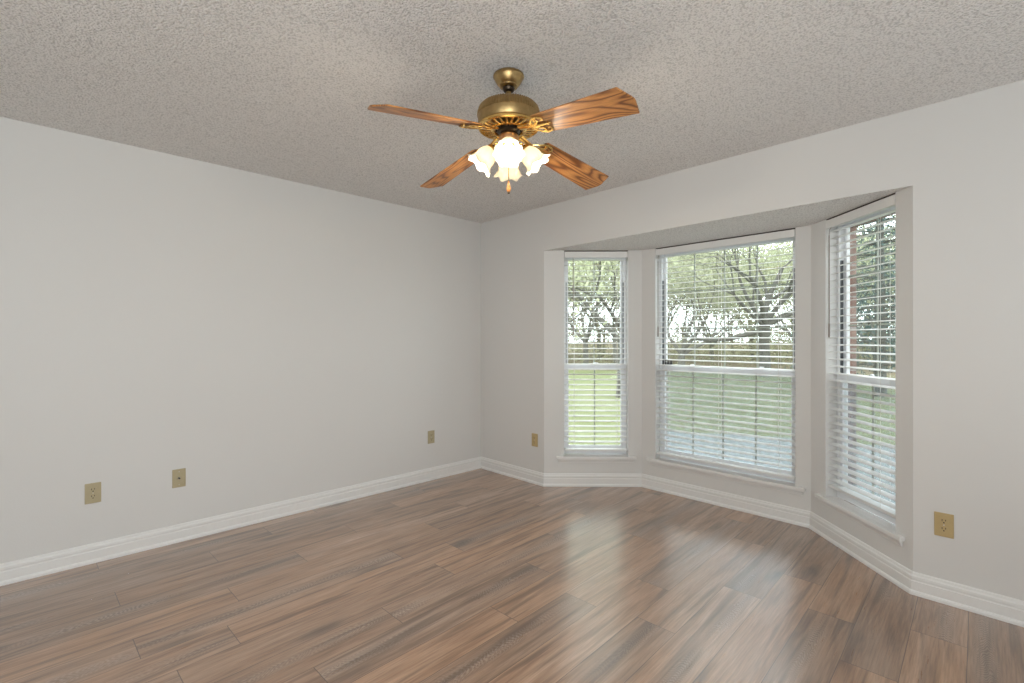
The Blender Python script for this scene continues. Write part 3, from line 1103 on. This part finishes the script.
for k in range(4):
    if k:
        a_ = arm0.copy(); COL.objects.link(a_); a_.parent = fan
        f_ = fit0.copy(); COL.objects.link(f_); f_.parent = a_
        s_ = shade0.copy(); COL.objects.link(s_); s_.parent = fan
        b_ = bulb0.copy(); COL.objects.link(b_); b_.parent = s_
    else:
        a_, s_ = arm0, shade0
    a_.matrix_local = lamp_matrix(k)
    s_.matrix_local = lamp_matrix(k)
    d = bpy.data.lights.new('bulb_light', 'POINT')
    d.energy = 7.5
    d.color = (1.0, 0.87, 0.69)
    d.shadow_soft_size = 0.022
    lo = bpy.data.objects.new('bulb_light', d)
    COL.objects.link(lo)
    lo.parent = s_
    lo.location = tuple(SH @ Vector((0.084, 0, 0)))

# pull chain with a wooden fob
m = MB()
zc = 2.060
while zc > 1.957:
    m.lathe([(0.0, 0.0022), (0.0016, 0.0016), (0.0022, 0.0), (0.0016, -0.0016), (0.0, -0.0022)], 8, lambda p, q=zc: Vector((p.x, p.y, p.z + fz(q))))
    zc -= 0.0047
m.tube([(0, 0, fz(2.062)), (0, 0, fz(1.953))], 0.0008, 6)
chain = m.build('pull_chain', M['bright_brass'], fan, smooth=True)
m = MB()
m.lathe([(0.0, fz(1.957)), (0.003, fz(1.956)), (0.0045, fz(1.950)), (0.0075, fz(1.935)), (0.0095, fz(1.922)), (0.008, fz(1.913)), (0.005, fz(1.909)), (0.0, fz(1.908))], 20)
fob = m.build('fob', M['fob'], chain, smooth=True)
m = MB()
m.lathe([(0.0, fz(1.9085)), (0.005, fz(1.908)), (0.0055, fz(1.903)), (0.003, fz(1.900)), (0.0, fz(1.8995))], 16)
m.build('fob_tip', M['bronze'], fob, smooth=True)

# ------------------------------------------------------------------ yard
GZ = -0.30
mb = MB()
NX, NY = 60, 60
vs, fs = [], []
for j in range(NY + 1):
    for i in range(NX + 1):
        x = -75 + 110 * i / NX
        y = 0.22 + 110 * (j / NY) ** 1.4
        z = GZ + 0.06 * math.sin(x * 0.35) * math.sin(y * 0.28) * min(1, y / 8) + max(0, y - 30) * 0.012
        vs.append((x, y, z))
for j in range(NY):
    for i in range(NX):
        a = j * (NX + 1) + i
        fs.append((a, a + 1, a + NX + 2, a + NX + 1))
mb.add(vs, fs)
structure(mb.build('lawn', M['lawn'], smooth=True), 'green spring lawn running back to the woods', 'lawn')


mb = MB()
mb.prism([(-0.2, 0.23), (6.0, 0.23), (6.0, 5.4), (3.2, 5.6), (1.2, 5.0), (-0.2, 4.2)], GZ - 0.05, GZ + 0.075)
structure(mb.build('path', M['concrete']), 'pale grey-blue concrete apron outside the bay', 'paving')


def leaf_cloud(name, centres, per, sigma, size, mat, parent, seed, flat=1.0, aspect=0.6):
    rng = np.random.default_rng(seed)
    c = np.repeat(np.asarray(centres, float), per, axis=0)
    n = len(c)
    c = c + rng.normal(0, 1, (n, 3)) * np.array([sigma, sigma, sigma * flat])
    u = rng.normal(0, 1, (n, 3))
    u /= np.linalg.norm(u, axis=1)[:, None]
    t = rng.normal(0, 1, (n, 3))
    v = np.cross(u, t)
    v /= np.linalg.norm(v, axis=1)[:, None] + 1e-9
    L = size * rng.uniform(0.6, 1.4, (n, 1))
    W = L * aspect
    vs = np.stack([c - u * L, c + v * W, c + u * L, c - v * W], axis=1).reshape(-1, 3)
    me = bpy.data.meshes.new(name)
    me.vertices.add(4 * n)
    me.vertices.foreach_set('co', vs.ravel())
    me.loops.add(4 * n)
    me.loops.foreach_set('vertex_index', np.arange(4 * n))
    me.polygons.add(n)
    me.polygons.foreach_set('loop_start', np.arange(n) * 4)
    me.update(calc_edges=True)
    me.materials.append(mat)
    o = bpy.data.objects.new(name, me)
    COL.objects.link(o)
    if parent is not None:
        o.parent = parent
    return o


def grow(m, p, d, length, r, depth, rnd, tips, up=0.12, spread=0.55, seg0=7):
    """one limb and its children, as tapering tubes"""
    n = 5
    pts, rad = [Vector(p)], [r]
    q, dd = Vector(p), Vector(d).normalized()
    for i in range(n):
        dd = (dd + Vector((rnd.gauss(0, 0.13), rnd.gauss(0, 0.13), rnd.gauss(0, 0.10) + up * 0.35))).normalized()
        q = q + dd * (length / n)
        pts.append(q.copy())
        rad.append(r * (1 - 0.45 * (i + 1) / n))
    m.tube(pts, rad, max(4, seg0), cap=False)
    if depth <= 0:
        tips += [tuple(pts[3]), tuple(pts[-1])]
        return
    kids = 3 if depth > 1 else rnd.choice([2, 3, 3])
    for c in range(kids):
        k = n if c == 0 else rnd.choice([2, 3, 4, 5])
        a = rnd.uniform(0, 2 * PI)
        side = dd.orthogonal().normalized()
        side = Matrix.Rotation(a, 3, dd) @ side
        nd = (dd + side * spread * rnd.uniform(0.7, 1.4)).normalized()
        grow(m, pts[k], nd, length * rnd.uniform(0.58, 0.78), rad[k] * rnd.uniform(0.55, 0.72), depth - 1, rnd, tips, up, spread, seg0 - 1)


# the big bare-limbed tree seen in the middle window
def big_tree():
    x, y = -3.35, 18.4
    root = empty('tree', (x, y, GZ))
    tag(root, 'big spreading tree with dark bare limbs standing on the lawn, seen in the middle window', 'tree')
    rnd = random.Random(5)
    m = MB()
    tips = []
    rt = Vector((0.699, 0.715, 0))
    bk = Vector((-0.715, 0.699, 0))
    m.tube([(0, 0, -0.1), (0, 0, 0.12), (0.03, 0, 0.7), (-0.02, 0.03, 1.4), (0.02, 0, 2.2)], [0.34, 0.26, 0.21, 0.20, 0.22], 14, cap=False)
    f = Vector((0.02, 0, 2.15))
    low = [f + Vector((0, 0, -0.25)), f - rt * 0.6 + Vector((0, 0, -0.33)), f - rt * 1.5 + Vector((0, 0, -0.55)), f - rt * 2.3 + Vector((0, 0, -0.62)), f - rt * 3.0 + Vector((0, 0, -0.52)), f - rt * 3.6 + Vector((0, 0, -0.25))]
    m.tube(low, [0.13, 0.11, 0.095, 0.075, 0.05, 0.03], 8, cap=False)
    for q, dv in ((3, Vector((-0.4, -0.3, 0.8))), (4, Vector((-0.5, 0.4, 0.7))), (2, Vector((-0.2, 0.4, 1.0)))):
        grow(m, low[q], dv, 1.3, 0.04, 2, rnd, tips, 0.2, 0.6, 6)
    for sx, sb, up, L, r in ((-0.85, 0.1, 0.75, 2.5, 0.10), (-0.45, -0.4, 1.0, 2.8, 0.12), (0.0, 0.3, 1.1, 3.0, 0.14), (0.5, -0.15, 1.0, 2.8, 0.12), (0.95, 0.2, 0.65, 2.5, 0.10), (-1.0, -0.25, 0.3, 2.4, 0.085), (1.0, -0.3, 0.3, 2.2, 0.08)):
        grow(m, f, rt * sx + bk * sb + Vector((0, 0, up)), L * 0.92, r, 5, rnd, tips, 0.14, 0.58, 9)
    m.build('trunk', M['bark'], root, smooth=True)
    leaf_cloud('foliage', tips, 1, 0.2, 0.035, M['leaf_spring'], root, 3)


big_tree()


def wood_tree(pos, h, r, seed, leaf, bark, label, group, per=26, lsize=0.10, depth=3):
    root = empty('tree', (pos[0], pos[1], GZ + max(0, pos[1] - 30) * 0.012))
    tag(root, label, 'tree', group)
    rnd = random.Random(seed)
    m = MB()
    tips = []
    fork = h * rnd.uniform(0.08, 0.20)
    lean = Vector((rnd.gauss(0, 0.05), rnd.gauss(0, 0.05), 0))
    m.tube([(0, 0, -0.1), (0, 0, 0.15), tuple(lean * fork * 0.5 + Vector((0, 0, fork * 0.5))), tuple(lean * fork + Vector((0, 0, fork)))], [r * 1.5, r * 1.15, r, r * 0.9], 8, cap=False)
    top = lean * fork + Vector((0, 0, fork - 0.05))
    for c in range(4):
        a = 2 * PI * (c + rnd.random() * 0.6) / 4
        sp = rnd.uniform(0.35, 1.3)
        grow(m, top, Vector((math.cos(a) * sp, math.sin(a) * sp, 1.0)), h * 0.30, r * 0.55, depth, rnd, tips, 0.12, 0.55, 6)
    m.build('trunk', bark, root, smooth=True)
    leaf_cloud('foliage', tips, per, 0.55, lsize, leaf, root, seed + 100)
    return root


rnd = random.Random(21)


def at(px, d):
    """ground point seen at pixel column px, at depth d along the view"""
    e = (px - 512) / 482.0
    return (3.661 + d * (FWD[0] + e * 0.69890), -3.1444 + d * (FWD[1] + e * 0.71522))


# woods behind the lawn
spots = []
k = 0
for row, (d, n) in enumerate(((27, 11), (35, 13), (46, 15))):
    for i in range(n):
        px = 490 + (1120 - 490) * (i + 0.5 + rnd.uniform(-0.3, 0.3)) / n
        if row == 0 and 725 < px < 805:
            continue
        x, y = at(px, d + rnd.uniform(-2.5, 2.5))
        wood_tree((x, y), rnd.uniform(9, 13) + row, rnd.uniform(0.11, 0.2), 300 + k, M['leaf_spring'] if rnd.random() < 0.5 else M['leaf_olive'], M['bark_pale'],
                  'slender pale-leaved tree of the spring woods behind the lawn', 'trees of the woods behind the lawn', per=(22, 28, 40)[row], lsize=0.075 + 0.02 * row)
        k += 1

# tree close behind the left window
x, y = at(622, 13.5)
wood_tree((x, y), 8.5, 0.13, 77, M['leaf_spring'], M['bark'], 'leafy tree on the lawn whose trunk shows at the side of the left window', None, per=34, lsize=0.07)


def evergreen(pos, h, seed, label):
    root = empty('evergreen_tree', (pos[0], pos[1], GZ))
    tag(root, label, 'tree')
    rnd = random.Random(seed)
    m = MB()
    m.tube([(0, 0, -0.1), (0, 0, h * 0.5), (0, 0, h)], [0.16, 0.1, 0.02], 8, cap=False)
    tips = []
    z = 0.9
    while z < h - 0.2:
        L = 1.75 * (1 - (z / h) ** 1.6) + 0.2
        a0 = rnd.uniform(0, 2 * PI)
        for c in range(6):
            a = a0 + 2 * PI * c / 6 + rnd.uniform(-0.25, 0.25)
            e = Vector((math.cos(a), math.sin(a), -0.12))
            l_ = L * rnd.uniform(0.75, 1.15)
            m.tube([(0, 0, z), tuple(e * l_ * 0.5 + Vector((0, 0, z + 0.05))), tuple(e * l_ + Vector((0, 0, z - 0.1)))], [0.028, 0.018, 0.006], 5, cap=False)
            for q in (0.35, 0.55, 0.75, 0.95):
                tips.append(tuple(e * l_ * q + Vector((0, 0, z))))
        z += rnd.uniform(0.24, 0.36)
    m.build('trunk', M['bark'], root, smooth=True)
    leaf_cloud('foliage', tips, 16, 0.20, 0.07, M['leaf_dark'], root, seed, 0.8, 0.25)


evergreen(at(880, 13.5), 8.5, 8, 'dark blue-green evergreen tree seen through the right window')

# twiggy undergrowth along the edge of the woods
rng = np.random.default_rng(4)
cent = []
for i in range(720):
    px = rng.uniform(440, 1140)
    d = rng.uniform(28, 52)
    x, y = at(px, d)
    hgt = abs(rng.normal(0, 1.5)) + max(0, d - 40) * rng.uniform(0, 0.3)
    cent.append((x, y, GZ + max(0, y - 30) * 0.012 + 0.2 + hgt))
o = leaf_cloud('woods_undergrowth', cent, 110, 0.8, 0.09, M['brush'], None, 12, 0.6, 0.4)
tag(o, 'tan and olive undergrowth along the foot of the woods', 'undergrowth', None, 'stuff')
